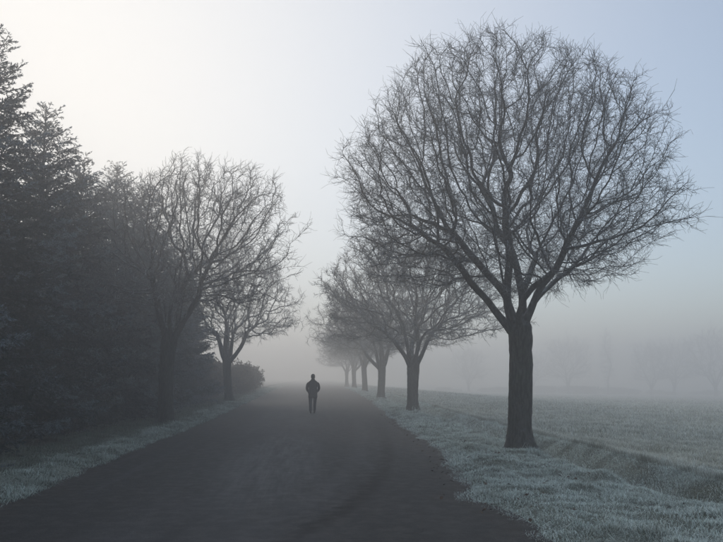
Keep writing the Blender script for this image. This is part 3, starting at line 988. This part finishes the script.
# joints; the person faces +Y (away). left = -X. Left foot trails, right foot ahead.
Vb = [(0, 0, .93), (0, 0, 1.10), (0, .01, 1.30), (0, .0, 1.43), (0, .015, 1.52), (0, .03, 1.60), (0, .035, 1.68),         # pelvis .. head
      (-.10, 0, .88), (-.105, .00, .50), (-.10, -.13, .10), (-.10, -.02, .035),       # left leg (trailing)
      (.10, 0, .88), (.10, .10, .50), (.085, .13, .10), (.085, .24, .035),            # right leg (forward)
      (-.17, 0, 1.40), (-.27, -.05, 1.15), (-.19, .10, .98), (-.15, .15, .95),        # left arm, hand in pocket
      (.17, 0, 1.40), (.27, -.05, 1.15), (.19, .10, .98), (.15, .15, .95)]
Eb = [(0, 1), (1, 2), (2, 3), (3, 4), (4, 5), (5, 6), (0, 7), (7, 8), (8, 9), (9, 10), (0, 11), (11, 12), (12, 13), (13, 14), (3, 15), (15, 16), (16, 17), (17, 18), (3, 19), (19, 20), (20, 21), (21, 22)]
Rb = [(.13, .10), (.12, .09), (.14, .10), (.10, .08), .052, .078, .07, .085, .06, .042, .035, .085, .06, .042, .035, .035, .035, .03, .028, .035, .035, .03, .028]
body = skinned('body', Vb, Eb, Rb, M_SKIN, 0, 2, per)
tv = Vb[7:15]
for side, idx in ((-1, (7, 8, 9)), (1, (11, 12, 13))):
    a, b, c = (Vb[q] for q in idx)
    vs_ = [(a[0] * .9, a[1], a[2] + .06), tuple((np.array(a) + b) / 2), b, tuple((np.array(b) + c) / 2), (c[0], c[1], c[2] - .03)]
    skinned('trouser_leg', vs_, [(0, 1), (1, 2), (2, 3), (3, 4)], [(.115, .12), (.10, .105), (.08, .085), (.072, .078), (.068, .075)], M_TROUSER, 0, 2, per)
for (x, y, z, pit) in ((-.10, -.13, .10, -.18), (.085, .13, .045, .10)):
    sh = []
    for q, (yy, zz, rx, rz_) in enumerate([(-.09, .03, .034, .035), (-.06, .045, .042, .055), (0, .05, .045, .058), (.07, .035, .048, .042), (.14, .022, .046, .030), (.185, .018, .030, .020)]):
        sh.append((0, zz, -yy, rx, rz_))
    o = loft('shoe', sh, M_SHOE, per, 14)
    o.rotation_euler = (R(90) + pit * 0 - pit, 0, 0)
    o.location = (x, y + .02, z - .02 if pit > 0 else z - .06)
    o.rotation_euler = (R(90) - pit * 1.6, 0, 0)
coat = loft('coat', [(0, .0, .70, .205, .155), (0, 0, .74, .208, .158), (0, 0, .90, .200, .150), (0, 0, 1.02, .188, .138), (0, 0, 1.15, .192, .138), (0, 0, 1.28, .208, .142), (0, 0, 1.37, .212, .135), (0, 0, 1.425, .175, .115), (0, .01, 1.465, .115, .095), (0, .012, 1.50, .085, .085), (0, .014, 1.535, .078, .082)], M_COAT, per, 28)
for sx in (-1, 1):
    skinned('sleeve', [(sx * .165, 0, 1.385), (sx * .245, -.03, 1.26), (sx * .275, -.05, 1.12), (sx * .24, .05, 1.01), (sx * .185, .125, .95)], [(0, 1), (1, 2), (2, 3), (3, 4)], [.085, .075, .066, .060, .056], M_COAT, 0, 2, coat)
    loft('pocket', [(sx * .15, .135, .86, .05, .03), (sx * .16, .135, .93, .06, .035), (sx * .165, .13, .97, .055, .03)], M_COAT, coat, 10)
skinned('collar', [(-.07, .0, 1.475), (0, -.065, 1.49), (.07, .0, 1.475)], [(0, 1), (1, 2)], [(.03, .03)] * 3, M_COAT, 1, 1, coat)
loft('cap', [(0, .02, 1.60, .085, .098), (0, .022, 1.625, .092, .104), (0, .022, 1.67, .091, .102), (0, .02, 1.715, .078, .088), (0, .018, 1.745, .050, .056), (0, .018, 1.758, .015, .016)], M_HAT, per, 20)
loft('hair', [(0, -.01, 1.53, .060, .060), (0, -.008, 1.56, .078, .080), (0, -.004, 1.61, .084, .088)], M_HAT, per, 16)
# face and ears
loft('nose', [(0, .115, 1.575, .014, .016), (0, .122, 1.585, .013, .016), (0, .112, 1.62, .008, .012)], M_SKIN, body, 8)
for sx in (-1, 1):
    loft('ear', [(sx * .082, .025, 1.565, .008, .012), (sx * .088, .022, 1.59, .010, .020), (sx * .085, .022, 1.615, .007, .014)], M_SKIN, body, 8)
    loft('eye', [(sx * .03, .098, 1.596, .010, .008), (sx * .03, .102, 1.602, .012, .009), (sx * .03, .098, 1.608, .010, .008)], M_SHOE, body, 8)
loft('mouth', [(0, .098, 1.536, .022, .008), (0, .102, 1.541, .026, .009), (0, .098, 1.546, .022, .008)], plain_mat('lips', (0.3, 0.13, 0.11), .6), body, 10)
PX, PY = 0.0, 33.5
per.location = (PX, PY, float(road_h(PX, PY)))
per.rotation_euler = (0, 0, R(4))
tag(per, 'person in dark coat and cap walking away along the road, hands in pockets', 'person')

# ------------------------------------------------------------------ bird perched in the second ditch tree
bpy.context.view_layer.update()
goal = Vector((4.05, 34.0, 6.7)); best = None
for ch in t2.children:
    if ch.name.startswith('limb'):
        mw = ch.matrix_world
        co = np.empty(len(ch.data.vertices) * 3, np.float32); ch.data.vertices.foreach_get('co', co)
        co = co.reshape(-1, 3) @ np.array(mw.to_3x3()).T + np.array(mw.translation)
        q = np.linalg.norm(co - np.array(goal), axis=1); k = int(q.argmin())
        if best is None or q[k] < best[0]: best = (q[k], co[k])
M_BIRD = plain_mat('bird_plumage', (0.018, 0.017, 0.016), 0.8, 0.4, 60)
M_BEAK = plain_mat('bird_beak', (0.10, 0.07, 0.03), 0.5, 0.2, 60)
br = bpy.data.objects.new('bird', None); col.objects.link(br)
br.location = tuple(best[1]); br.rotation_euler = (0, 0, R(70))
bb = skinned('body', [(0, -.06, .055), (0, -.02, .06), (0, .03, .085), (0, .06, .125), (0, .068, .145)], [(0, 1), (1, 2), (2, 3), (3, 4)], [.022, .042, .046, .028, .026], M_BIRD, 1, 2, br)
loft('beak', [(0, 0, 0, .007, .006), (0, 0, .015, .004, .004), (0, 0, .026, .001, .001)], M_BEAK, br, 8)
bk = br.children[-1]; bk.location = (0, .088, .143); bk.rotation_euler = (R(-85), 0, 0)
loft('tail', [(0, 0, 0, .018, .008), (0, 0, .06, .020, .006), (0, 0, .11, .022, .004)], M_BIRD, br, 8)
tlb = br.children[-1]; tlb.location = (0, -.06, .055); tlb.rotation_euler = (R(115), 0, 0)
for sx in (-1, 1):
    loft('leg', [(sx * .015, .01, -.004, .003, .003), (sx * .015, .008, .03, .003, .003), (sx * .014, .0, .05, .006, .006)], M_BEAK, br, 6)
tag(br, 'small dark bird perched among the twigs of the second ditch tree', 'bird')

# ------------------------------------------------------------------ air
def haze_box():
    lo = np.array([-412.0, -412, -4.6]); hi = np.array([412.0, 412, 16.5])
    V = np.array([[x, y, z] for x in (lo[0], hi[0]) for y in (lo[1], hi[1]) for z in (lo[2], hi[2])])
    F = np.array([[0, 1, 3, 2], [4, 6, 7, 5], [0, 4, 5, 1], [2, 3, 7, 6], [0, 2, 6, 4], [1, 5, 7, 3]])
    m = bpy.data.materials.new('fog'); m.use_nodes = True
    n = m.node_tree; n.nodes.clear()
    out = n.nodes.new('ShaderNodeOutputMaterial'); pv = n.nodes.new('ShaderNodeVolumePrincipled')
    pv.inputs['Color'].default_value = (0.90, 0.91, 0.925, 1)
    pv.inputs['Density'].default_value = FOG_DENSITY
    pv.inputs['Anisotropy'].default_value = 0.55
    n.links.new(pv.outputs[0], out.inputs['Volume'])
    o = link('haze', mesh_from('haze', V, F, m))
    tag(o, 'cold morning fog filling the air over road and field', 'fog', kind='stuff')


haze_box()
